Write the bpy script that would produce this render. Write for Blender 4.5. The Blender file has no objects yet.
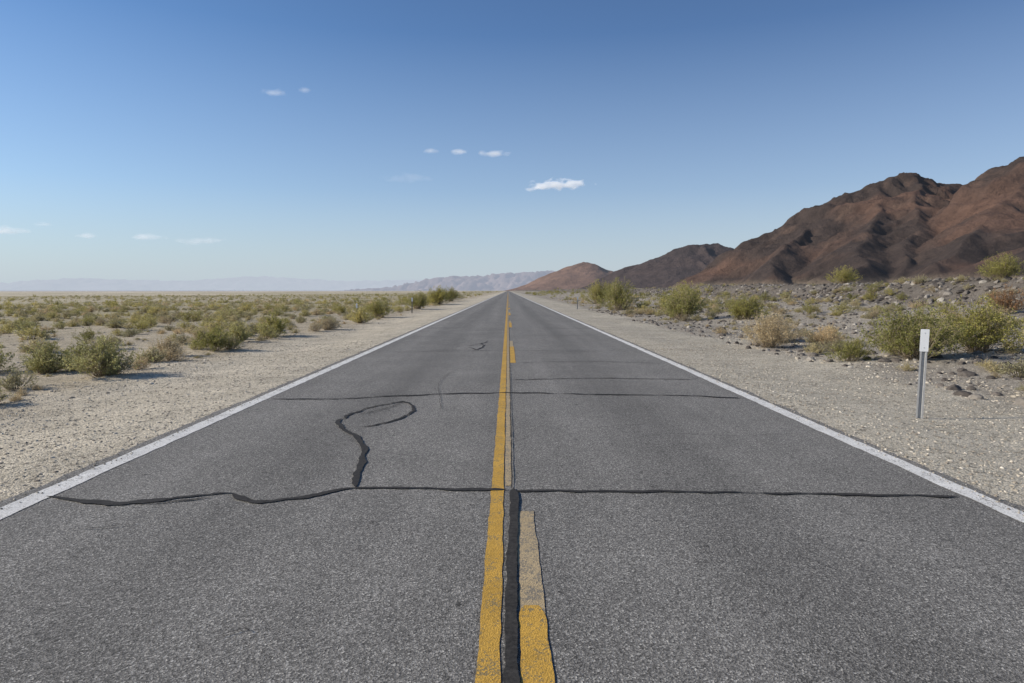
import bpy, math, random
import numpy as np
from mathutils import Vector
random.seed(7); rng=np.random.default_rng(11)
scene=bpy.context.scene
scene.view_settings.view_transform='Standard'
try: scene.view_settings.look='None'
except Exception: pass
scene.view_settings.exposure=0

# ------------------------------------------------------------ noise
_p=np.random.default_rng(5).permutation(256); PERM=np.concatenate([_p,_p])
_a=np.random.default_rng(6).random(256)*2*np.pi
GX,GY=np.cos(_a),np.sin(_a)
def perlin(x,y,seed=0):
    x=np.asarray(x,float)+seed*17.37; y=np.asarray(y,float)+seed*9.71
    xi=np.floor(x).astype(int); yi=np.floor(y).astype(int); xf=x-xi; yf=y-yi
    u=xf*xf*xf*(xf*(xf*6-15)+10); v=yf*yf*yf*(yf*(yf*6-15)+10)
    def g(ix,iy,dx,dy):
        h=PERM[(PERM[ix&255]+iy)&255]; return GX[h]*dx+GY[h]*dy
    a=g(xi,yi,xf,yf); b=g(xi+1,yi,xf-1,yf); c=g(xi,yi+1,xf,yf-1); d=g(xi+1,yi+1,xf-1,yf-1)
    return ((a*(1-u)+b*u)*(1-v)+(c*(1-u)+d*u)*v)*1.5
def fbm(x,y,o=4,seed=0):
    s=0;a=1;t=0
    for i in range(o):
        s=s+a*perlin(x*2**i,y*2**i,seed+i*3); t+=a; a*=.5
    return s/t
def ridged(x,y,o=4,seed=0):
    s=0;a=1;t=0
    for i in range(o):
        s=s+a*(1-np.abs(perlin(x*2**i,y*2**i,seed+i*3))*1.6); t+=a; a*=.5
    return s/t
def sstep(a,b,x):
    t=np.clip((x-a)/(b-a),0,1); return t*t*(3-2*t)

# ------------------------------------------------------------ material helpers
def new_mat(name,rough=.9,spec=.3):
    m=bpy.data.materials.new(name); m.use_nodes=True; nt=m.node_tree
    b=nt.nodes['Principled BSDF']; b.inputs['Roughness'].default_value=rough
    b.inputs['Specular IOR Level'].default_value=spec
    return m,nt,b
def N(nt,t,**kw):
    n=nt.nodes.new(t)
    for k,v in kw.items(): setattr(n,k,v)
    return n
def pos(nt): return N(nt,'ShaderNodeNewGeometry').outputs['Position']
def noise(nt,vec,scale,detail=3,rough=.5):
    n=N(nt,'ShaderNodeTexNoise'); n.inputs['Scale'].default_value=scale
    n.inputs['Detail'].default_value=detail; n.inputs['Roughness'].default_value=rough
    nt.links.new(vec,n.inputs['Vector']); return n.outputs['Fac']
def voro(nt,vec,scale,out='Color',feature='F1'):
    n=N(nt,'ShaderNodeTexVoronoi',feature=feature); n.inputs['Scale'].default_value=scale
    nt.links.new(vec,n.inputs['Vector']); return n.outputs[out]
def ramp(nt,fac,stops,interp='LINEAR'):
    r=N(nt,'ShaderNodeValToRGB'); r.color_ramp.interpolation=interp
    e=r.color_ramp.elements
    while len(e)<len(stops): e.new(.5)
    for i,(p,c) in enumerate(stops):
        e[i].position=p; e[i].color=(c,c,c,1) if not hasattr(c,'__len__') else (*c,1)
    nt.links.new(fac,r.inputs[0]); return r.outputs[0]
def mix(nt,a,b,fac=.5,mode='MIX'):
    n=N(nt,'ShaderNodeMix',data_type='RGBA',blend_type=mode)
    for i,v in ((0,fac),(6,a),(7,b)):
        s=n.inputs[i]
        if isinstance(v,bpy.types.NodeSocket): nt.links.new(v,s)
        elif i==0: s.default_value=v
        else: s.default_value=(v,v,v,1) if isinstance(v,(int,float)) else (*v,1)
    return n.outputs[2]
def math_(nt,op,a,b=0.0):
    n=N(nt,'ShaderNodeMath',operation=op)
    for s,v in ((n.inputs[0],a),(n.inputs[1],b)):
        if isinstance(v,bpy.types.NodeSocket): nt.links.new(v,s)
        else: s.default_value=v
    return n.outputs[0]
def bump(nt,b,h,strength=.5,dist=.01):
    n=N(nt,'ShaderNodeBump'); n.inputs['Strength'].default_value=strength; n.inputs['Distance'].default_value=dist
    nt.links.new(h,n.inputs['Height']); nt.links.new(n.outputs[0],b.inputs['Normal'])
def scalevec(nt,vec,s):
    n=N(nt,'ShaderNodeVectorMath',operation='MULTIPLY'); nt.links.new(vec,n.inputs[0]); n.inputs[1].default_value=s
    return n.outputs[0]

# ------------------------------------------------------------ mesh helpers
def make_obj(name,verts,faces,mat=None,coll=None,smooth=False):
    me=bpy.data.meshes.new(name); me.from_pydata([tuple(v) for v in verts],[],faces); me.update()
    o=bpy.data.objects.new(name,me)
    if coll is None: scene.collection.objects.link(o)
    elif coll!='none': coll.objects.link(o)
    if mat:
        for m in (mat if isinstance(mat,list) else [mat]): me.materials.append(m)
    if smooth: me.polygons.foreach_set('use_smooth',[True]*len(me.polygons))
    return o
def grid_obj(name,X,Y,Z,mat,col=None,mask=None):
    ny,nx=X.shape
    me=bpy.data.meshes.new(name)
    co=np.stack([X,Y,Z],-1).reshape(-1,3).astype(np.float32)
    idx=np.arange(nx*ny).reshape(ny,nx)
    f=np.stack([idx[:-1,:-1],idx[:-1,1:],idx[1:,1:],idx[1:,:-1]],-1).reshape(-1,4)
    if mask is not None:
        mk=(mask[:-1,:-1]|mask[:-1,1:]|mask[1:,1:]|mask[1:,:-1]).reshape(-1); f=f[mk]
    me.vertices.add(len(co)); me.vertices.foreach_set('co',co.ravel())
    me.loops.add(f.size); me.loops.foreach_set('vertex_index',f.ravel().astype(np.int32))
    me.polygons.add(len(f)); me.polygons.foreach_set('loop_start',np.arange(0,f.size,4,dtype=np.int32))
    me.polygons.foreach_set('loop_total',np.full(len(f),4,dtype=np.int32))
    me.update(calc_edges=True); me.validate()
    me.polygons.foreach_set('use_smooth',[True]*len(me.polygons))
    if col is not None:
        a=me.color_attributes.new('zone','FLOAT_COLOR','POINT')
        c=np.concatenate([col.reshape(-1,3),np.ones((nx*ny,1))],1).astype(np.float32)
        a.data.foreach_set('color',c.ravel())
    me.materials.append(mat)
    o=bpy.data.objects.new(name,me); scene.collection.objects.link(o); return o

# ------------------------------------------------------------ terrain height
def ground_h(x,y):
    x=np.asarray(x,float); y=np.asarray(y,float)
    z=np.full(np.broadcast(x,y).shape,-0.03)
    ax=np.abs(x)
    out=sstep(4.3,9,ax)
    z=z-0.10*sstep(4.2,6.5,ax)*(x<0)-0.05*sstep(4.2,6,ax)*(x>0)
    z=z+out*(fbm(x*.12,y*.12,4,1)*.22+fbm(x*.9,y*.9,3,4)*.05)
    z=z+sstep(4.1,5.2,ax)*fbm(x*.5,y*.5,3,9)*.03
    bx=27+fbm(y*.02,y*0+3.3,3,2)*5
    r=np.clip((x-8)/(bx-10),0,1)
    z=z+np.where(x>0,1.0*r**1.3,0)
    z=z+1.35*sstep(bx-2.5,bx+1.2,x)*(.8+.45*fbm(x*.06,y*.05,3,7))
    z=z-.5*sstep(bx+2,bx+9,x)
    z=z+np.where(x>bx,(np.minimum(x,3000)-bx)*.0185,0)
    z=z+sstep(60,300,ax)*fbm(x*.01,y*.01,4,12)*1.1*sstep(20,80,ax)
    z=z-np.where(x<-12,np.minimum((-x-12)*.0022,3.0),0)
    return z
def graded(a,steps):
    v=[a]
    for lim,s0,g in steps:
        s=s0
        while v[-1]<lim: v.append(v[-1]+s); s*=g
    return v
xr=graded(0,[(4,.8,1),(12,.22,1),(40,.4,1),(90,.8,1.03),(400,3,1.05),(40000,20,1.13)])
xl=graded(0,[(4,.8,1),(12,.25,1),(40,.5,1.01),(150,1.2,1.04),(600,5,1.06),(40000,30,1.15)])
xs=np.array(sorted([-v for v in xl[1:]]+xr))
ys=np.array([-40,-20,-10,-5]+graded(0,[(20,.25,1),(60,.4,1.01),(200,.9,1.02),(800,4,1.04),(45000,30,1.1)]))
X,Y=np.meshgrid(xs,ys); Z=ground_h(X,Y)
def C(*c): return np.array(c)
def lerp(a,b,t): return a*(1-t[...,None])+b*t[...,None]
n1=fbm(X*.05,Y*.05,5,21)*.5+.5; n2=fbm(X*.35,Y*.35,4,23)*.5+.5; n3=fbm(X*.008,Y*.006,4,27)*.5+.5
soilL=lerp(C(.42,.355,.255),C(.54,.465,.345),n2); soilR=lerp(C(.27,.24,.20),C(.43,.38,.305),n2)
shoulder=lerp(C(.52,.455,.345),C(.62,.55,.43),n2)
edgeL=7.4+1.6*(n2-.5)*2+ .8*(n1-.5); edgeR=7.2+1.6*(n2-.5)*2
lit=sstep(10,16,-X)*sstep(22,50,Y)*(.35+.5*sstep(.4,.6,n1))
soilL=lerp(soilL,C(.40,.35,.215)*np.ones_like(soilL),lit)
col=np.where((X<0)[...,None],soilL,soilR)
col=np.where((X<0)[...,None],lerp(shoulder,col,sstep(-.6,.9,-X-edgeL)),lerp(shoulder*C(.86,.875,.90),col,sstep(-.6,.9,X-edgeR)))
bxx=27+fbm(Y*.02,Y*0+3.3,3,2)*5
bank=sstep(-4,-1.5,X-bxx)*(1-sstep(1.5,5,X-bxx))
col=lerp(col,lerp(C(.08,.07,.063),C(.17,.148,.125),n2),bank*.85)
far=sstep(40,110,-X)*sstep(60,130,Y)
pl=lerp(C(.42,.365,.235),C(.62,.54,.40),sstep(.36,.60,n3))
col=lerp(col,pl,far)
salt=sstep(150,500,-X)*sstep(.35,.55,fbm(X*.0012,Y*.003,3,31)*.5+.5)
col=lerp(col,C(.66,.59,.47)*np.ones_like(col),salt*.85)
farr=sstep(60,200,X)
col=lerp(col,lerp(C(.21,.185,.105),C(.32,.26,.18),n3),farr)
d=np.hypot(X,Y); col=lerp(col,C(.50,.52,.58)*np.ones_like(col),sstep(2000,9000,d)*.9)  # distance haze painted into the far ground colour as bluish grey

gm,nt,b=new_mat('ground_soil',.95,.1)
P=pos(nt)
vc=N(nt,'ShaderNodeVertexColor',layer_name='zone').outputs[0]
v1=voro(nt,P,55); v2=voro(nt,P,17); v3=voro(nt,P,140)
bw1=N(nt,'ShaderNodeRGBToBW'); nt.links.new(v1,bw1.inputs[0])
bw2=N(nt,'ShaderNodeRGBToBW'); nt.links.new(v2,bw2.inputs[0])
bw3=N(nt,'ShaderNodeRGBToBW'); nt.links.new(v3,bw3.inputs[0])
c=mix(nt,vc,ramp(nt,bw1.outputs[0],[(.15,.6),(.45,.98),(.8,1.22)]),1,'MULTIPLY')
c=mix(nt,c,ramp(nt,bw3.outputs[0],[(.2,.75),(.75,1.2)]),1,'MULTIPLY')
c=mix(nt,c,ramp(nt,bw2.outputs[0],[(.12,.6),(.3,1.0),(.8,1.06)]),1,'MULTIPLY')
c=mix(nt,c,ramp(nt,noise(nt,P,1.3,6,.65),[(.3,.80),(.7,1.15)]),1,'MULTIPLY')
c=mix(nt,c,ramp(nt,noise(nt,P,.13,4,.6),[(.3,.88),(.7,1.1)]),1,'MULTIPLY')
nt.links.new(c,b.inputs['Base Color'])
h=math_(nt,'ADD',math_(nt,'MULTIPLY',voro(nt,P,55,'Distance'),-.5),math_(nt,'MULTIPLY',noise(nt,P,12,4,.7),1.3))
bump(nt,b,h,.8,.022)
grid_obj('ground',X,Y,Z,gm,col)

# ------------------------------------------------------------ road
am,nt,b=new_mat('asphalt',.88,.22)
P=pos(nt)
v=voro(nt,P,110); bw=N(nt,'ShaderNodeRGBToBW'); nt.links.new(v,bw.inputs[0])
vb=voro(nt,P,240); bwb=N(nt,'ShaderNodeRGBToBW'); nt.links.new(vb,bwb.inputs[0])
base=ramp(nt,bw.outputs[0],[(.1,(.080,.076,.069)),(.45,(.170,.161,.146)),(.72,(.245,.232,.21)),(.9,(.42,.40,.36))])
c=mix(nt,base,ramp(nt,bwb.outputs[0],[(.2,.62),(.5,1.0),(.85,1.5)]),1,'MULTIPLY')
st=scalevec(nt,P,(1.0,.035,1)); 
c=mix(nt,c,ramp(nt,noise(nt,st,1.6,5,.6),[(.3,.86),(.7,1.13)]),1,'MULTIPLY')
c=mix(nt,c,ramp(nt,noise(nt,P,.7,5,.6),[(.3,.88),(.7,1.1)]),1,'MULTIPLY')
sx=N(nt,'ShaderNodeSeparateXYZ'); nt.links.new(P,sx.inputs[0])
xw=math_(nt,'ADD',sx.outputs[0],math_(nt,'MULTIPLY',noise(nt,scalevec(nt,P,(.2,.15,1)),1,2),.5))
w=math_(nt,'COSINE',math_(nt,'MULTIPLY',xw,math.pi*2/1.85),0)
c=mix(nt,c,ramp(nt,math_(nt,'MULTIPLY_ADD',w,.5),[(0,1.04),(1,.95)]),1,'MULTIPLY')
oil=math_(nt,'ABSOLUTE',math_(nt,'SUBTRACT',math_(nt,'ABSOLUTE',sx.outputs[0]),1.75))
c=mix(nt,c,ramp(nt,oil,[(.0,.90),(.55,1.0),(1,1.03)]),1,'MULTIPLY')
# dark drips / oil specks
sp_=noise(nt,P,9,2,.4)
c=mix(nt,c,ramp(nt,sp_,[(.715,1.0),(.75,.55)]),1,'MULTIPLY')
nt.links.new(c,b.inputs['Base Color'])
bump(nt,b,math_(nt,'ADD',voro(nt,P,110,'Distance'),noise(nt,P,160,2)),.55,.0045)

yr=np.array(graded(-12,[(40,.12,1),(200,.5,1.02),(6000,5,1.08)]))
hw=3.83
el=-hw-.03+.06*fbm(yr*.9,yr*0+1,4,41)+.035*perlin(yr*4,yr*0,43)
er= hw-.02+.06*fbm(yr*.9,yr*0+5,4,45)+.035*perlin(yr*4,yr*0,47)
vs=[];fs=[]
for i,y in enumerate(yr):
    vs+=[(el[i]-.04,y,-.05),(el[i],y,0),(-2,y,.0),(0,y,0.0),(2,y,0),(er[i],y,0),(er[i]+.04,y,-.05)]
for i in range(len(yr)-1):
    for k in range(6):
        a=i*7+k; fs.append((a,a+1,a+8,a+7))
make_obj('road',vs,fs,am)

def paint_mat(name,colr,under,wear,rough=.75,lo=.42,hi=.5):
    m,nt,b=new_mat(name,rough,.2); P=pos(nt)
    v=voro(nt,P,110); bw=N(nt,'ShaderNodeRGBToBW'); nt.links.new(v,bw.inputs[0])
    n=math_(nt,'ADD',math_(nt,'MULTIPLY',noise(nt,P,7,6,.75),.75),math_(nt,'MULTIPLY',bw.outputs[0],.28))
    f=ramp(nt,n,[(lo-wear,1),(hi-wear,0)])
    cc=mix(nt,colr,ramp(nt,bw.outputs[0],[(.15,.75),(.6,1.0),(.9,1.06)]),1,'MULTIPLY')
    cc=mix(nt,cc,ramp(nt,noise(nt,P,2.5,4,.6),[(.3,.82),(.7,1.06)]),1,'MULTIPLY')
    nt.links.new(mix(nt,cc,under,f),b.inputs['Base Color'])
    bump(nt,b,math_(nt,'ADD',voro(nt,P,110,'Distance'),noise(nt,P,160,2)),.5,.004)
    return m
white=paint_mat('white_paint',(.82,.80,.75),(.30,.28,.25),.05)
yellow=paint_mat('yellow_paint',(.62,.365,.07),(.27,.20,.095),.03)
tan=paint_mat('faded_paint',(.50,.385,.225),(.23,.20,.155),-.015)
tar,nt,b=new_mat('crack_sealant',.8,.15); P=pos(nt)
nt.links.new(ramp(nt,noise(nt,P,30,5,.7),[(.3,(.024,.022,.020)),(.7,(.068,.063,.057))]),b.inputs['Base Color'])
bump(nt,b,noise(nt,P,60,4),.5,.004)

def strip(name,x0,x1,y0,y1,z,mat,jit=.006,step=.06,seed=0,fray=0):
    yy=np.array(graded(y0,[(min(y1,40),step,1)]+([(min(y1,400),.8,1.03)] if y1>40 else [])+([(y1,20,1.1)] if y1>400 else [])))
    yy=yy[yy<y1]; yy=np.append(yy,y1)
    a=x0+jit*fbm(yy*3,yy*0+seed,4,seed); b_=x1+jit*fbm(yy*3,yy*0+seed+4,4,seed+2)
    if fray:
        t=np.clip(np.minimum(yy-y0,y1-yy)/fray,0,1); m=(a+b_)/2; q=.55+.45*np.sqrt(t)
        a=m+(a-m)*q; b_=m+(b_-m)*q
    vs=[];fs=[]
    for i,y in enumerate(yy): vs+=[(a[i],y,z),(b_[i],y,z)]
    for i in range(len(yy)-1): fs.append((2*i,2*i+1,2*i+3,2*i+2))
    return make_obj(name,vs,fs,mat)
strip('white_edge_line',-3.74,-3.56,-10,5500,.004,white,.025,seed=3)
strip('white_edge_line',3.55,3.72,-10,5500,.004,white,.025,seed=5)
strip('yellow_centre_line',-.135,-.035,-10,5500,.004,yellow,.014,seed=7)
g=bpy.data.objects.new('yellow_dashed_line',None); scene.collection.objects.link(g)
def child(o,p): o.parent=p; return o
child(strip('ghost_line',-.025,.028,5.5,60,.004,tan,.01,seed=9),g)
k=0
for e in [4.85+14.6*i for i in range(0,40)]:
    s=e-4.4
    if k==0:
        child(strip('dash_faded',.06,.185,3.2,e,.004,tan,.016,seed=11),g)
        child(strip('dash',.055,.185,s,3.36,.0055,yellow,.02,seed=12,fray=.12),g)
    else:
        child(strip('dash',.04,.17,s,e,.004,yellow,.012,seed=20+k),g)
        if k<4: child(strip('dash_faded',.04,.15,e+.02,e+2.2,.004,tan,.012,seed=60+k),g)
    k+=1

def smooth_path(pts,n=14,jit=.02,seed=0):
    pts=np.array(pts,float); out=[]
    for i in range(len(pts)-1):
        p0=pts[max(i-1,0)];p1=pts[i];p2=pts[i+1];p3=pts[min(i+2,len(pts)-1)]
        for t in np.linspace(0,1,n,endpoint=False):
            out.append(.5*((2*p1)+(-p0+p2)*t+(2*p0-5*p1+4*p2-p3)*t*t+(-p0+3*p1-3*p2+p3)*t**3))
    out.append(pts[-1]); out=np.array(out)
    s=np.concatenate([[0],np.cumsum(np.hypot(*np.diff(out,axis=0).T))])
    out[:,0]+=jit*fbm(s*2.5,s*0,5,seed); out[:,1]+=jit*fbm(s*2.5,s*0,5,seed+50)
    return out,s
seals=bpy.data.objects.new('crack_seal',None); scene.collection.objects.link(seals)
zz=.008
def seal(name,pts,w,jit=.03,seed=0,wn=.5,n=20,rg=.3):
    global zz; zz+=.0002
    p,s=smooth_path(pts,n,jit,seed)
    t=np.gradient(p,axis=0); t/=np.linalg.norm(t,axis=1)[:,None]+1e-9
    nrm=np.stack([-t[:,1],t[:,0]],1)
    ww=w*.5*(1+wn*fbm(s*3.5,s*0+2,3,seed+7)*1.7)*np.clip(np.minimum(s,s[-1]-s)/.12,.15,1)
    ww=np.maximum(ww,.0025)
    vs=[];fs=[]
    for i in range(len(p)):
        l=p[i]+nrm[i]*ww[i]*(1+rg*perlin(s[i]*13,0,seed)); r=p[i]-nrm[i]*ww[i]*(1+rg*perlin(s[i]*13,5,seed+1))
        vs+=[(l[0],l[1],zz),(r[0],r[1],zz)]
    for i in range(len(p)-1): fs.append((2*i,2*i+1,2*i+3,2*i+2))
    o=make_obj(name,vs,fs,tar); o.parent=seals
seal('transverse',[(-3.6,5.22),(-3.45,5.18),(-3.0,5.05),(-2.66,5.12),(-2.48,5.22),(-2.22,5.29),(-2.05,5.14),(-1.86,5.07),(-1.61,5.2),(-1.23,5.42),(-.63,5.42),(0,5.36)],.06,.05,1,.8)
seal('transverse',[(-2.9,5.06),(-2.6,5.07),(-2.3,5.2)],.02,.05,91,.8)
seal('transverse',[(-.02,5.36),(.73,5.33),(1.52,5.31),(2.28,5.26),(2.9,5.22),(3.5,5.17)],.04,.05,2,.8)
seal('branch',[(-1.24,5.44),(-1.29,5.7),(-1.33,6.0),(-1.36,6.3),(-1.46,6.8),(-1.62,7.3),(-1.88,7.75),(-2.06,8.2),(-2.08,8.45)],.058,.03,3,.4)
seal('branch',[(-2.08,8.4),(-1.98,8.95),(-1.74,9.5),(-1.50,9.75),(-1.30,9.3),(-1.27,8.85),(-1.42,8.25),(-1.60,8.0),(-1.74,7.9)],.040,.10,4,.6)
seal('branch',[(-2.0,8.7),(-1.75,9.0),(-1.55,9.45),(-1.45,9.7)],.015,.08,24,.8)
seal('transverse',[(-3.5,10.0),(-2.48,10.0),(-1.64,10.3),(-.12,10.6),(1.41,10.4),(2.6,10.3),(3.5,10.0)],.05,.10,5,.8)
seal('transverse',[(.04,12.15),(1.66,12.35),(3.34,12.15)],.045,.08,6,.8)
seal('transverse',[(.26,15.1),(1.7,15.3),(3.4,14.9)],.03,.1,7,.8)
seal('transverse',[(-2.9,17.6),(-.6,18.1),(2.5,17.9)],.035,.12,8,.8)
seal('branch',[(-1.15,19.2),(-.98,18.8),(-.86,18.4),(-.75,18.9),(-.70,19.8),(-.78,20.6),(-.62,21.4)],.04,.06,9,.6)
seal('branch',[(-1.1,19.5),(-.95,20.2),(-.76,20.5)],.03,.06,92,.8)
for i,yv in enumerate([24.5,29,36,44,53,66,80]):
    a=random.uniform(-3.5,-1.5) if i%2 else random.uniform(-.2,.2)
    seal('transverse',[(a,yv),(a+1.5,yv+random.uniform(-.5,.5)),(3.4,yv+random.uniform(-.4,.4))],.05,.12,10+i)
seal('centre_joint',[(.045,5.42),(.045,5.0),(.035,4.4),(.02,3.9),(.012,3.3),(.015,2.6),(.01,1.6),(0,0)],.060,.010,30,.25,40,.15)
seal('centre_joint',[(.03,5.4),(.035,7.5),(.03,9.5),(.04,12),(.03,16),(.04,25),(.03,40)],.009,.012,31,.8,40)
def hair(pts,seed): seal('hairline',pts,.006,.05,seed,.7)
hair([(-2.95,4.45),(-2.75,4.5),(-2.55,4.6)],70); hair([(-1.35,3.05),(-1.25,3.12),(-1.2,3.1)],71)
hair([(1.4,7.3),(1.9,7.5),(2.5,7.4),(3.2,7.5)],72); hair([(-.9,9.1),(-1.2,12),(-1.0,14)],73)
hair([(.9,7.8),(1.5,8.0),(2.1,7.95)],74); hair([(-3.4,6.7),(-2.9,6.8)],75)

# ------------------------------------------------------------ scatter helper (geometry nodes instancing)
def scatter(name,pts,scales,sources):
    coll=bpy.data.collections.new(name+'_parts')
    for o in sources: coll.objects.link(o)
    me=bpy.data.meshes.new(name); me.from_pydata([tuple(p) for p in pts],[],[])
    a=me.attributes.new('sc','FLOAT_VECTOR','POINT'); a.data.foreach_set('vector',np.asarray(scales,np.float32).ravel())
    o=bpy.data.objects.new(name,me); scene.collection.objects.link(o)
    ng=bpy.data.node_groups.new(name,'GeometryNodeTree')
    ng.interface.new_socket('Geometry',in_out='INPUT',socket_type='NodeSocketGeometry')
    ng.interface.new_socket('Geometry',in_out='OUTPUT',socket_type='NodeSocketGeometry')
    gi=ng.nodes.new('NodeGroupInput'); go=ng.nodes.new('NodeGroupOutput')
    ip=ng.nodes.new('GeometryNodeInstanceOnPoints'); ci=ng.nodes.new('GeometryNodeCollectionInfo')
    ci.inputs['Collection'].default_value=coll; ci.inputs['Separate Children'].default_value=True; ci.inputs['Reset Children'].default_value=True
    na=ng.nodes.new('GeometryNodeInputNamedAttribute'); na.data_type='FLOAT_VECTOR'; na.inputs['Name'].default_value='sc'
    rv=ng.nodes.new('FunctionNodeRandomValue'); rv.data_type='FLOAT_VECTOR'
    rv.inputs[0].default_value=(-.12,-.12,0); rv.inputs[1].default_value=(.12,.12,6.283)
    L=ng.links.new
    L(gi.outputs[0],ip.inputs['Points']); L(ci.outputs[0],ip.inputs['Instance']); ip.inputs['Pick Instance'].default_value=True
    L(na.outputs[0],ip.inputs['Scale']); L(rv.outputs[0],ip.inputs['Rotation']); L(ip.outputs[0],go.inputs[0])
    m=o.modifiers.new('scatter','NODES'); m.node_group=ng
    return o

# ------------------------------------------------------------ plants
def leaf_mat(name,c1,c2,c3,transl=.45):
    m,nt,b=new_mat(name,.75,.2)
    gi=N(nt,'ShaderNodeNewGeometry'); oi=N(nt,'ShaderNodeObjectInfo')
    c=ramp(nt,gi.outputs['Random Per Island'],[(0,c1),(.55,c2),(1,c3)])
    c=mix(nt,c,ramp(nt,oi.outputs['Random'],[(0,(.78,.80,.8)),(1,(1.22,1.14,1.0))]),1,'MULTIPLY')
    c=mix(nt,c,ramp(nt,noise(nt,gi.outputs['Position'],3.5,2),[(.3,.8),(.7,1.18)]),1,'MULTIPLY')
    nt.links.new(c,b.inputs['Base Color'])
    t=N(nt,'ShaderNodeBsdfTranslucent'); nt.links.new(c,t.inputs[0])
    mx=N(nt,'ShaderNodeMixShader'); mx.inputs[0].default_value=transl
    nt.links.new(b.outputs[0],mx.inputs[1]); nt.links.new(t.outputs[0],mx.inputs[2])
    nt.links.new(mx.outputs[0],nt.nodes['Material Output'].inputs[0]); return m
green=leaf_mat('creosote_leaf',(.23,.23,.065),(.37,.355,.11),(.54,.50,.19))
ygreen=leaf_mat('rabbitbrush_leaf',(.38,.36,.14),(.55,.51,.22),(.68,.63,.33))
dry=leaf_mat('dry_leaf',(.48,.38,.23),(.64,.53,.34),(.75,.65,.46))
grey=leaf_mat('bursage_leaf',(.36,.33,.18),(.50,.455,.26),(.62,.56,.37))
rust=leaf_mat('rust_leaf',(.20,.11,.06),(.31,.19,.11),(.42,.28,.17))
bark,nt,b=new_mat('twig_bark',.9,.1); 
nt.links.new(ramp(nt,noise(nt,pos(nt),20,2),[(.3,(.20,.16,.11)),(.7,(.40,.33,.24))]),b.inputs['Base Color'])

def bush_mesh(name,seed,R,H,stems,twigs,leaves,leaf,mat,stemr=.006,bare=.25,coll='none'):
    r=np.random.default_rng(seed); V=[];F=[];M=[]
    def tube(p,r0,r1):
        n0=len(V); k=3
        for i,q in enumerate(p):
            rr=r0+(r1-r0)*i/(len(p)-1)
            for j in range(k):
                a=j*2*math.pi/k; V.append((q[0]+rr*math.cos(a),q[1]+rr*math.sin(a),q[2]))
        for i in range(len(p)-1):
            for j in range(k):
                F.append((n0+i*k+j,n0+i*k+(j+1)%k,n0+(i+1)*k+(j+1)%k,n0+(i+1)*k+j)); M.append(1)
    lob=r.random(8)*6.28
    for s in range(stems):
        az=r.random()*6.283; th=(r.random()**.7)
        lump=.78+.22*math.sin(az*2+lob[0])+.14*math.sin(az*5+lob[1])+r.normal()*.09
        ex=math.cos(az)*R*th*lump; ey=math.sin(az)*R*th*lump
        ez=H*math.sqrt(max(0.04,1-th*th*.85))*(.72+.2*math.sin(az*3+lob[2])+r.random()*.2)
        b0=np.array([math.cos(az)*R*.14*r.random(),math.sin(az)*R*.14*r.random(),-.03])
        e=np.array([ex,ey,ez]); mid=b0*.5+e*.5+np.array([ex*.12,ey*.12,-ez*.06])+r.normal(size=3)*.04*R
        pts=[]
        for t in np.linspace(0,1,6):
            pts.append((1-t)**2*b0+2*t*(1-t)*mid+t*t*e+r.normal(size=3)*.008*R*t)
        tube(pts,stemr,stemr*.4)
        for k in range(twigs):
            t=bare+(1-bare)*r.random()**.8
            q=(1-t)**2*b0+2*t*(1-t)*mid+t*t*e
            dirv=(e-b0)/np.linalg.norm(e-b0)+r.normal(size=3)*.65; dirv[2]=abs(dirv[2])*.8+.1
            dirv/=np.linalg.norm(dirv); Lg=R*(.12+.16*r.random())
            tw=[q,q+dirv*Lg*.5+r.normal(size=3)*.01,q+dirv*Lg]
            tube(tw,stemr*.4,stemr*.2)
            for l in range(leaves):
                u=.2+.85*r.random(); c=q+dirv*Lg*u+r.normal(size=3)*.022*R
                if c[2]<.02: continue
                a=r.normal(size=3); a/=np.linalg.norm(a); bb=np.cross(a,r.normal(size=3)); bb/=np.linalg.norm(bb)+1e-9
                sz=leaf*(.6+.8*r.random()); n0=len(V)
                V.append(tuple(c-a*sz)); V.append(tuple(c+bb*sz*.42)); V.append(tuple(c+a*sz)); V.append(tuple(c-bb*sz*.42))
                F.append((n0,n0+1,n0+2,n0+3)); M.append(0)
    o=make_obj(name,V,F,[mat,bark],coll)
    o.data.polygons.foreach_set('material_index',M); return o
src_g=[bush_mesh('creosote_part',100+i,.75,.85,50,6,8,.022,green) for i in range(3)]
src_y=[bush_mesh('rabbitbrush_part',110+i,.6,.55,60,5,9,.018,ygreen,bare=.35) for i in range(3)]
src_s=[bush_mesh('bursage_part',120+i,.5,.4,50,5,7,.017,grey,bare=.3) for i in range(3)]
src_d=[bush_mesh('dry_part',130+i,.5,.45,70,5,5,.016,dry,stemr=.005,bare=.3) for i in range(2)]
lo_g=[bush_mesh('creosote_far_part',160+i,.75,.85,24,3,5,.05,green) for i in range(3)]
lo_y=[bush_mesh('rabbitbrush_far_part',165+i,.6,.55,22,3,5,.042,ygreen) for i in range(2)]
lo_s=[bush_mesh('bursage_far_part',170+i,.5,.4,20,3,5,.036,grey) for i in range(2)]
lo_d=[bush_mesh('dry_far_part',175+i,.5,.45,24,3,4,.034,dry) for i in range(2)]

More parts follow.
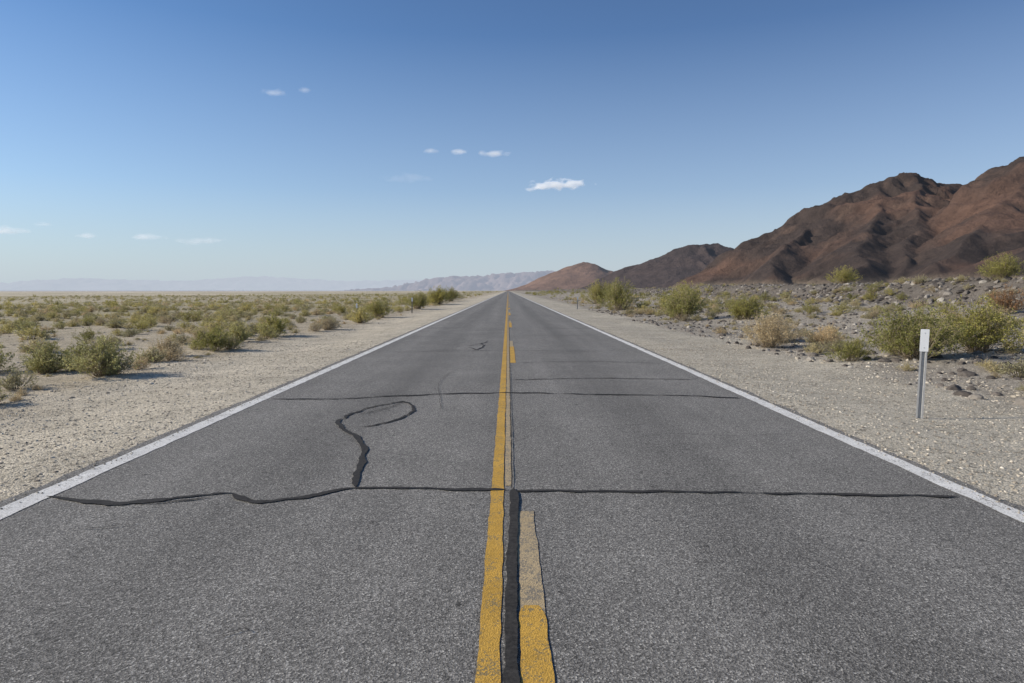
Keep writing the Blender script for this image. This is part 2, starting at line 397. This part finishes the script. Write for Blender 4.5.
def hero(name,src,x,y,w,h,rot,baseR,baseH):
    o=bpy.data.objects.new(name,src.data); scene.collection.objects.link(o)
    z=float(ground_h(x,y)); o.location=(x,y,z-.02); o.rotation_euler=(0,0,rot); o.scale=(w/2/baseR,w/2/baseR,h/baseH); return o
big=[bush_mesh('big_part',140+i,1.4,1.35,130,8,12,.026,green,stemr=.009,bare=.3) for i in range(2)]
medy=bush_mesh('medy_part',150,.7,.65,90,7,12,.018,ygreen,bare=.3)
medg=bush_mesh('medg_part',151,.8,.7,80,7,11,.019,green,bare=.3)
medd=bush_mesh('medd_part',152,.9,.9,150,6,8,.02,dry,stemr=.005,bare=.25)
medr=bush_mesh('medr_part',153,.8,.8,90,6,9,.02,rust,stemr=.006,bare=.25)
# left of the road
hero('rabbitbrush',medy,-8.1,13.6,1.45,.72,.3,.7,.65)
hero('rabbitbrush',medy,-9.9,14.6,1.3,.62,2.0,.7,.65)
hero('dry_bush',medd,-9.0,18,1.1,.55,1,.9,.9)
hero('creosote_bush',medg,-8.35,19.4,1.5,.7,.5,.8,.7)
hero('creosote_bush',medg,-8.7,25.3,1.8,.85,2.5,.8,.7)
hero('rabbitbrush',medy,-8.9,22.5,1.3,.6,4,.7,.65)
hero('dry_bush',medd,-7.9,30,1.5,.55,1,.9,.9)
hero('dry_bush',medd,-9.4,21,1.2,.55,3,.9,.9)
hero('creosote_bush',big[0],-8.6,45,2.6,1.2,1,1.4,1.35)
hero('rabbitbrush',medy,-8.0,37,1.8,.8,2,.7,.65)
hero('creosote_bush',big[1],-8.2,62,3.0,1.5,3,1.4,1.35)
hero('creosote_bush',big[0],-8.6,84,4.0,2.1,2,1.4,1.35)
hero('creosote_bush',big[1],-9.2,110,4.0,2.2,5,1.4,1.35)
# right of the road
hero('creosote_bush',big[0],9.2,57,3.6,2.5,.6,1.4,1.35)
hero('creosote_bush',big[1],9.9,39,3.3,1.8,2.6,1.4,1.35)
hero('creosote_bush',big[0],12,46,3.3,2.0,4.6,1.4,1.35)
hero('creosote_bush',big[1],12.2,35,2.8,1.2,3.6,1.4,1.35)
hero('dry_bush',medd,7.8,20.3,1.9,1.0,.3,.9,.9)
hero('dry_bush',medd,8.9,22.5,2.0,.9,2.3,.9,.9)
hero('dry_bush',medd,9.6,20.5,1.5,.6,4.3,.9,.9)
hero('creosote_bush',big[1],9.2,15.3,2.7,1.2,.2,1.4,1.35)
hero('creosote_bush',big[0],11.1,16.0,2.8,1.2,3.2,1.4,1.35)
hero('creosote_bush',medg,7.9,15.6,1.3,.5,1.2,.8,.7)
hero('rust_bush',medr,20.5,28,1.8,1.1,1.2,.8,.8)
hero('creosote_bush',big[1],26,36,2.6,1.3,1.9,1.4,1.35)
hero('creosote_bush',big[0],29.5,60,3.0,1.5,1.0,1.4,1.35)
hero('creosote_bush',big[1],14.5,95,4,2.4,1.0,1.4,1.35)
hero('creosote_bush',big[0],10.5,80,4,2.6,1.0,1.4,1.35)

def pts_region(n,x0,x1,y0,y1,pw=1.0,clump=0,seed=0,thr=-1):
    r=np.random.default_rng(seed)
    x=x0+(x1-x0)*r.random(n); y=y0+(y1-y0)*r.random(n)**pw
    k=np.abs(x)<(1.1*y+12); x=x[k];y=y[k]
    if clump:
        k=fbm(x*clump,y*clump,3,seed)>thr; x=x[k];y=y[k]
    z=ground_h(x,y); return np.stack([x,y,z-.02],1)
def sc(n,lo,hi,seed,flat=1.0,p=1.5):
    r=np.random.default_rng(seed); s=lo+(hi-lo)*r.random(n)**p
    return np.stack([s*(.85+.3*r.random(n)),s*(.85+.3*r.random(n)),s*flat*(.75+.5*r.random(n))],1)
def cat(*a): return np.concatenate(a)
def scatter2(name,a,s,hi_src,lo_src,cut=65):
    n=a[:,1]<cut
    scatter(name,a[n],s[n],hi_src); scatter(name,a[~n],s[~n],lo_src)
L1=cat(pts_region(200,-60,-9.5,15,120,1.3,.15,1,-.05),pts_region(260,-140,-9.5,80,300,1.2,.03,2,.0),pts_region(260,-60,-9,100,900,1.2,.02,3,-.05))
R1=cat(pts_region(160,10,26,24,120,1.2,.15,4,-.1),pts_region(480,27,160,30,420,1.2,.04,5,-.1),pts_region(900,30,700,200,1200,1.1,.01,6,-.1),pts_region(220,9,26,90,400,1))
a=cat(L1,R1); s_=sc(len(a),.35,1.35,7,.75,2.0); s_*=(1+sstep(80,500,a[:,1])*.5)[:,None]
scatter2('creosote_scrub',a,s_,src_g,lo_g)
a=cat(pts_region(1000,-60,-8.4,12,90,1.3,.2,11,-.15),pts_region(1500,-150,-9,50,300,1.2,.05,12,-.05),pts_region(110,9,26,18,90,1.2,.2,13,-.1))
scatter2('rabbitbrush_scrub',a,sc(len(a),.3,1.3,14,.8,1.7),src_y,lo_y)
a=cat(pts_region(2300,-60,-8.0,9,100,1.3,.2,15,-.25),pts_region(2400,-160,-9,60,260,1.2),pts_region(800,8,28,9,100,1.3,.2,16,-.2),pts_region(700,27,120,20,300,1.2))
scatter2('bursage_scrub',a,sc(len(a),.25,1.3,17,.8,2),src_s,lo_s)
a=cat(pts_region(800,-60,-7.6,9,120,1.4,.2,18,-.1),pts_region(380,7.6,27,12,120,1.2,.2,19,-.2),pts_region(350,28,100,20,200,1.2))
scatter2('dry_grass_scrub',a,sc(len(a),.3,1.15,20,.9,2),src_d,lo_d)

# ------------------------------------------------------------ rocks and gravel
def rock_mat(name,stops):
    m,nt,b=new_mat(name,.9,.2); oi=N(nt,'ShaderNodeObjectInfo')
    c=ramp(nt,oi.outputs['Random'],stops)
    tc=N(nt,'ShaderNodeTexCoord')
    c=mix(nt,c,ramp(nt,noise(nt,tc.outputs['Object'],2.5,4,.7),[(.3,.72),(.7,1.2)]),1,'MULTIPLY')
    nt.links.new(c,b.inputs['Base Color']); return m
def rock_src(name,seed,mat):
    import bmesh
    bm=bmesh.new(); bmesh.ops.create_icosphere(bm,subdivisions=2,radius=1)
    r=np.random.default_rng(seed); planes=[(v/np.linalg.norm(v),.55+.35*r.random()) for v in r.normal(size=(9,3))]
    for v in bm.verts:
        p=np.array(v.co)
        for n,dd in planes:
            t=p@n
            if t>dd: p=p-n*(t-dd)
        p*=np.array([1,.85,.62]); v.co=Vector(p+r.normal(size=3)*.025)
    me=bpy.data.meshes.new(name); bm.to_mesh(me); bm.free(); me.materials.append(mat)
    return bpy.data.objects.new(name,me)
gmat=rock_mat('gravel_stone',[(0,(.23,.195,.155)),(.35,(.38,.33,.255)),(.7,(.53,.465,.365)),(1,(.66,.60,.50))])
dmat=rock_mat('dark_rock',[(0,(.065,.056,.05)),(.5,(.15,.13,.112)),(.85,(.24,.215,.185)),(1,(.36,.33,.29))])
gs=[rock_src('gravel_part',200+i,gmat) for i in range(4)]; ds=[rock_src('rock_part',210+i,dmat) for i in range(5)]
def stones(n,x0,x1,y0,y1,pw,seed):
    p=pts_region(n,x0,x1,y0,y1,pw,0,seed); p[:,2]+=.02; return p
a=cat(stones(22000,-8.5,-3.87,2,22,1.5,31),stones(22000,3.85,8.5,2,22,1.5,32),stones(7000,-9,-4.0,18,60,1.2,33),stones(7000,4.0,9,18,60,1.2,34),
      stones(2600,-3.9,-3.66,2,30,1.2,35),stones(2600,3.64,3.9,2,30,1.2,36))
onr=np.abs(a[:,0])<3.84; a[onr,2]=.008
s_=sc(len(a),.004,.024,37,1,3.4); s_[onr]*=.5
scatter('gravel',a,s_,gs)
a=cat(stones(9000,7.0,30,8,60,1.4,38),stones(6000,22,32,25,160,1.3,39),stones(3000,8,40,50,160,1.2,40)); 
s_=sc(len(a),.02,.16,41,1,3.6)
bb=27+fbm(a[:,1]*.02,a[:,1]*0+3.3,3,2)*5; k=np.abs(a[:,0]-bb)<3; s_[k]*=1.9
scatter('rocks',a,s_,ds)
a=cat(stones(5000,-30,-6.5,8,60,1.5,42),stones(2500,7,14,7,30,1.4,43)); scatter('pale_stones',a,sc(len(a),.012,.06,44,1,3.4),gs)

# ------------------------------------------------------------ mountains
def mountain(name,ridges,x0,x1,y0,y1,res,mat,seed,slope=.6,gul=70,gamp=.22,colf=None,flat=False,rough=1.0):
    xs=np.arange(x0,x1,res); ys=np.arange(y0,y1,res); X,Y=np.meshgrid(xs,ys)
    wx=X+fbm(X/300,Y/300,4,seed+1)*gul*.8; wy=Y+fbm(X/300,Y/300,4,seed+2)*gul*.8
    H=np.full(X.shape,-50.); 
    for ri,R in enumerate(ridges):
        s0=0; best=np.full(X.shape,-50.); 
        for (ax,ay,az),(bx,by,bz) in zip(R[:-1],R[1:]):
            dx,dy=bx-ax,by-ay; L2=dx*dx+dy*dy; L=math.sqrt(L2)
            t=np.clip(((wx-ax)*dx+(wy-ay)*dy)/L2,0,1)
            dd=np.hypot(wx-ax-t*dx,wy-ay-t*dy); zr=az+(bz-az)*t; s=s0+t*L
            side=np.sign((wx-ax)*dy-(wy-ay)*dx)
            D=zr/slope*1.3+1; tt=np.clip(1-dd/D,0,1)
            g=ridged(s/gul+side*7,dd/(gul*4),3,seed+ri*5)-.6
            h=zr*tt**1.2+ g*gamp*zr*np.minimum(1,dd/(gul*.8))*np.minimum(1,tt*4)
            best=np.maximum(best,np.where(tt>0,h,-50)); s0+=L
        H=np.maximum(H,best)
    amp=np.clip(H,0,400)
    H=H+(ridged(X/170,Y/170,5,seed+60)-.62)*amp*.11*rough+(ridged(X/50,Y/50,4,seed+70)-.62)*np.minimum(amp,120)*.09*rough
    Z=H-2+(0 if flat else ground_h(X,Y))
    col=colf(X,Y,H) if colf else None
    return grid_obj(name,X,Y,Z,mat,col,H>-10)
def rockm(name,sc1,bumpd,air_haze=None):
    m,nt,b=new_mat(name,.95,.1); P=pos(nt)
    c=N(nt,'ShaderNodeVertexColor',layer_name='zone').outputs[0]
    c=mix(nt,c,ramp(nt,noise(nt,P,sc1,6,.75),[(.3,.65),(.7,1.35)]),1,'MULTIPLY')
    nt.links.new(c,b.inputs['Base Color']); bump(nt,b,noise(nt,P,sc1*1.5,7,.75),1.0,bumpd)
    if air_haze:   # haze painted as emission in place of air between camera and mountain
        e=N(nt,'ShaderNodeEmission'); e.inputs[0].default_value=(*air_haze[0],1); e.inputs[1].default_value=1
        mx=N(nt,'ShaderNodeMixShader'); mx.inputs[0].default_value=air_haze[1]
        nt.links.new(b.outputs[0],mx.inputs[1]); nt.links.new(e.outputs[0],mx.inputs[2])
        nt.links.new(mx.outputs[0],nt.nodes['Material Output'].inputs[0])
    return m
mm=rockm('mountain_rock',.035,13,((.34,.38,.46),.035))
def colm(X,Y,H):
    a=fbm(X/260+Y/500,Y/240,4,81)*.5+.5; b_=fbm(X/70,Y/70,4,83)*.5+.5
    east=sstep(700,1000,X)
    c=lerp(C(.068,.050,.042),C(.150,.088,.062),sstep(.40,.64,a+.10*east-.06)); c=lerp(c,C(.19,.123,.088),sstep(.55,.8,b_)*.5)
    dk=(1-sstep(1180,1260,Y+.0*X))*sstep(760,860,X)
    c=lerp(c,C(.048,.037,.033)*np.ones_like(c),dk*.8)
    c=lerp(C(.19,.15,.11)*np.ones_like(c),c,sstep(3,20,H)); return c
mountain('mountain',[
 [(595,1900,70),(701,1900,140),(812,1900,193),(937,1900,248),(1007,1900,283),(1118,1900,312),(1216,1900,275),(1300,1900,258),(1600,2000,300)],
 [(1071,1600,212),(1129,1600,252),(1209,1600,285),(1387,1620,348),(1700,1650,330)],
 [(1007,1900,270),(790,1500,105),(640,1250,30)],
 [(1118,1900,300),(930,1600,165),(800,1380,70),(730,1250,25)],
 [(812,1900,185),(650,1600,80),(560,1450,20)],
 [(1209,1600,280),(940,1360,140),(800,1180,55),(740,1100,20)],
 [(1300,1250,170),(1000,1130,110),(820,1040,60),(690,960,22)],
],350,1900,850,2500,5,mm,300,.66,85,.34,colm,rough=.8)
def cold(X,Y,H):
    a=fbm(X/200,Y/200,4,91)*.5+.5; return lerp(C(.052,.042,.040),C(.10,.070,.060),a)
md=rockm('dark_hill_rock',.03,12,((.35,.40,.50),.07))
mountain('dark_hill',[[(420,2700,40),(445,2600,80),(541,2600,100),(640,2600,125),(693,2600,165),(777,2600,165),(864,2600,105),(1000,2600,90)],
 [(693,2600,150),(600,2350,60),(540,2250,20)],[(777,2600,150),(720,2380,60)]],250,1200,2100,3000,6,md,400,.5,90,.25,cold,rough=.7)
def colr(X,Y,H):
    a=fbm(X/150,Y/150,4,95)*.5+.5; return lerp(C(.17,.105,.075),C(.25,.155,.11),a)
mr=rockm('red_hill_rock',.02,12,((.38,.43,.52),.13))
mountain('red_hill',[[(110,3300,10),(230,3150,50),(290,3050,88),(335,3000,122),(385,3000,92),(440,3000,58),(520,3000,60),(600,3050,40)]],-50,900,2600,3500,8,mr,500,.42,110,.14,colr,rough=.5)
def colh(c1,c2):
    def f(X,Y,H):
        a=fbm(X/1500,Y/1500,5,97)*.5+.5; return lerp(C(*c1),C(*c2),sstep(.3,.7,a))
    return f
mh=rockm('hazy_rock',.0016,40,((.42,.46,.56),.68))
Rg=[(-4800,20500,40),(-3300,20000,130),(-2400,20000,330),(-1500,19800,440),(-900,20000,430),(-300,20000,520),(400,20000,540),(1200,20000,600),(2200,20000,500),(3400,20500,400)]
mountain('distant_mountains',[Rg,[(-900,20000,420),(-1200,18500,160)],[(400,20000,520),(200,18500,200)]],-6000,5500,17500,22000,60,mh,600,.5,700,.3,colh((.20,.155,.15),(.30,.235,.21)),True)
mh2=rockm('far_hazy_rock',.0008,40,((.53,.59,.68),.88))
Rf=[(-32000,30000,400),(-27000,30000,520),(-23000,31000,320),(-19000,30000,560),(-14000,30000,430),(-11000,30000,640),(-7000,30000,430),(-3000,30000,520),(2000,30000,300)]
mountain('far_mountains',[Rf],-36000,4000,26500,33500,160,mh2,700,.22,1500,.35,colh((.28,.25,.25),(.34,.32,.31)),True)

# ------------------------------------------------------------ delineator posts
def mat_simple(name,c1,c2,rough,metal=0,scale=25):
    m,nt,b=new_mat(name,rough,.5); b.inputs['Metallic'].default_value=metal
    nt.links.new(ramp(nt,noise(nt,pos(nt),scale,5,.7),[(.3,c1),(.7,c2)]),b.inputs['Base Color']); return m
steel=mat_simple('galvanised_steel',(.36,.355,.34),(.50,.49,.47),.6,.1)
refl=mat_simple('white_reflector',(.80,.80,.79),(.88,.88,.87),.35,0,8)
brown=mat_simple('weathered_post',(.22,.18,.14),(.36,.31,.26),.7)
def post(x,y,h,face,pm):
    e=bpy.data.objects.new('delineator_post',None); scene.collection.objects.link(e)
    e.location=(x,y,float(ground_h(x,y))); e.rotation_euler=(math.radians(.6),math.radians(.9),face)
    pr=[(-.042,.0),(-.024,.0),(-.018,.024),(.018,.024),(.024,.0),(.042,.0),(.042,-.004),(.021,-.004),(.015,.020),(-.015,.020),(-.021,-.004),(-.042,-.004)]
    n=len(pr); zs=[-.2,h*.33,h*.66,h-.01]; V=[(p[0],p[1],z) for z in zs for p in pr]
    F=[(i*n+j,i*n+(j+1)%n,(i+1)*n+(j+1)%n,(i+1)*n+j) for i in range(len(zs)-1) for j in range(n)]
    o=make_obj('channel',V,F,pm); o.parent=e
    w=.05;z0=h-.27;z1=h+.02;c=.006
    out=[(-w+c,z0),(w-c,z0),(w,z0+c),(w,z1-c),(w-c,z1),(-w+c,z1),(-w,z1-c),(-w,z0+c)]
    V=[(a,-.007,b_) for a,b_ in out]+[(a,-.0045,b_) for a,b_ in out]; m=8
    F=[tuple(range(m)),tuple(range(2*m-1,m-1,-1))]+[(i,i+m,(i+1)%m+m,(i+1)%m) for i in range(m)]
    o=make_obj('reflector_plate',V,F,refl); o.parent=e
    for k,zb in enumerate((z0+.05,z1-.05)):
        V=[]
        for i in range(8): V.append((.006*math.cos(i*.785),-.0075,zb+.006*math.sin(i*.785)))
        for i in range(8): V.append((.005*math.cos(i*.785),-.011,zb+.005*math.sin(i*.785)))
        F=[tuple(range(8,16))]+[(i,(i+1)%8,(i+1)%8+8,i+8) for i in range(8)]
        o=make_obj('bolt_%d'%(k+1),V,F,steel); o.parent=e
post(5.38,8.80,1.15,-.35,steel)
post(-7.3,52,1.15,0,brown); post(-9.3,42,1.0,0,brown); post(6.3,62,1.1,0,steel)

# ------------------------------------------------------------ clouds
def cloud(x,y,z,w,dp,hh,seed,dens=.05,em=.01):
    import bmesh
    bm=bmesh.new(); bmesh.ops.create_icosphere(bm,subdivisions=3,radius=1)
    me=bpy.data.meshes.new('cloud'); bm.to_mesh(me); bm.free()
    o=bpy.data.objects.new('cloud',me); scene.collection.objects.link(o)
    o.location=(x,y,z); o.scale=(w,dp,hh); o.rotation_euler=(0,math.radians(random.uniform(-3,3)),0)
    m=bpy.data.materials.new('cloud_vapour'); m.use_nodes=True; nt=m.node_tree
    nt.nodes.remove(nt.nodes['Principled BSDF'])
    tc=N(nt,'ShaderNodeTexCoord').outputs['Object']
    ln=N(nt,'ShaderNodeVectorMath',operation='LENGTH'); nt.links.new(tc,ln.inputs[0])
    nz=N(nt,'ShaderNodeTexNoise',noise_dimensions='4D'); nz.inputs['W'].default_value=seed*3.7; nz.inputs['Scale'].default_value=1.0; nz.inputs['Detail'].default_value=3
    nt.links.new(scalevec(nt,tc,(w/100,dp/120,hh/50)),nz.inputs['Vector'])
    f=math_(nt,'SUBTRACT',math_(nt,'SUBTRACT',1.0,ln.outputs['Value']),math_(nt,'MULTIPLY',math_(nt,'SUBTRACT',nz.outputs['Fac'],.32),1.7))
    dn=math_(nt,'MULTIPLY',math_(nt,'MAXIMUM',f,0.0),dens)
    pv=N(nt,'ShaderNodeVolumePrincipled'); pv.inputs['Color'].default_value=(1,1,1,1); pv.inputs['Anisotropy'].default_value=.1
    nt.links.new(dn,pv.inputs['Density']); pv.inputs['Emission Color'].default_value=(.92,.95,1,1)
    nt.links.new(math_(nt,'MULTIPLY',dn,em),pv.inputs['Emission Strength'])  # glow added to brighten the cloud, standing in for multiple scattering
    nt.links.new(pv.outputs[0],nt.nodes['Material Output'].inputs['Volume']); me.materials.append(m)
f=6000/683
def cl(px,py,wp,hp,seed,dens=.06,em=.35): cloud((px-508)*f,6000,(290-py)*f,wp*f/2,110,hp*f/2,seed,dens,em)
cl(552,186,90,15,1,.055,.42)
cl(494,155,40,9,2,.018); cl(460,154,22,7,3,.014); cl(432,153,22,8,4,.014)
cl(280,97,34,9,5,.009); cl(308,95,20,7,6,.008); cl(410,179,80,14,7,.002)
cl(93,236,30,8,8,.012); cl(15,231,52,13,9,.012); cl(150,237,56,9,10,.008); cl(205,241,70,11,11,.005); cl(50,225,24,7,12,.008)

# ------------------------------------------------------------ light
elev=math.radians(27); az=math.radians(-91)   # azimuth from +Y, clockwise
S=Vector((math.sin(az)*math.cos(elev),math.cos(az)*math.cos(elev),math.sin(elev)))
sl=bpy.data.lights.new('sun','SUN'); sl.energy=5.0; sl.angle=math.radians(.5); sl.color=(1,.92,.80)
so=bpy.data.objects.new('sun',sl); scene.collection.objects.link(so); so.rotation_euler=S.to_track_quat('Z','Y').to_euler(); so.location=(0,0,50)
w=bpy.data.worlds.new('World'); scene.world=w; w.use_nodes=True; nt=w.node_tree
sky=nt.nodes.new('ShaderNodeTexSky'); sky.sky_type='NISHITA'; sky.sun_disc=False
sky.sun_elevation=elev; sky.sun_rotation=az%(2*math.pi); sky.altitude=200; sky.air_density=1.0; sky.dust_density=.3; sky.ozone_density=3.0
bg=nt.nodes['Background']; bg.inputs[1].default_value=.125
hs=nt.nodes.new('ShaderNodeHueSaturation'); hs.inputs['Saturation'].default_value=1.08
nt.links.new(sky.outputs[0],hs.inputs['Color'])
tint=mix(nt,hs.outputs[0],(.92,.96,1.08),1,'MULTIPLY')
tc=N(nt,'ShaderNodeTexCoord'); sp=N(nt,'ShaderNodeSeparateXYZ'); nt.links.new(tc.outputs['Generated'],sp.inputs[0])
tint=mix(nt,tint,ramp(nt,sp.outputs[2],[(.1,1.0),(.42,.86),(1,.75)]),1,'MULTIPLY')
tint=mix(nt,tint,ramp(nt,math_(nt,'MULTIPLY_ADD',sp.outputs[0],.5),[(.2,(1.0,1.06,1.06)),(.5,(1,1,1)),(.85,(.93,.86,.84))]),1,'MULTIPLY')
hz=ramp(nt,sp.outputs[2],[(0,.92),(.05,.68),(.14,.30),(.34,0)])
fin=mix(nt,tint,(4.0,4.65,5.35),hz)
nt.links.new(fin,bg.inputs[0])

cam=bpy.data.cameras.new('camera'); co=bpy.data.objects.new('camera',cam); scene.collection.objects.link(co)
cam.sensor_width=36; cam.lens=24.0; cam.clip_start=.05; cam.clip_end=120000
co.location=(0,0,1.6); co.rotation_euler=(math.radians(90-4.27),0,math.radians(-.335))
scene.camera=co
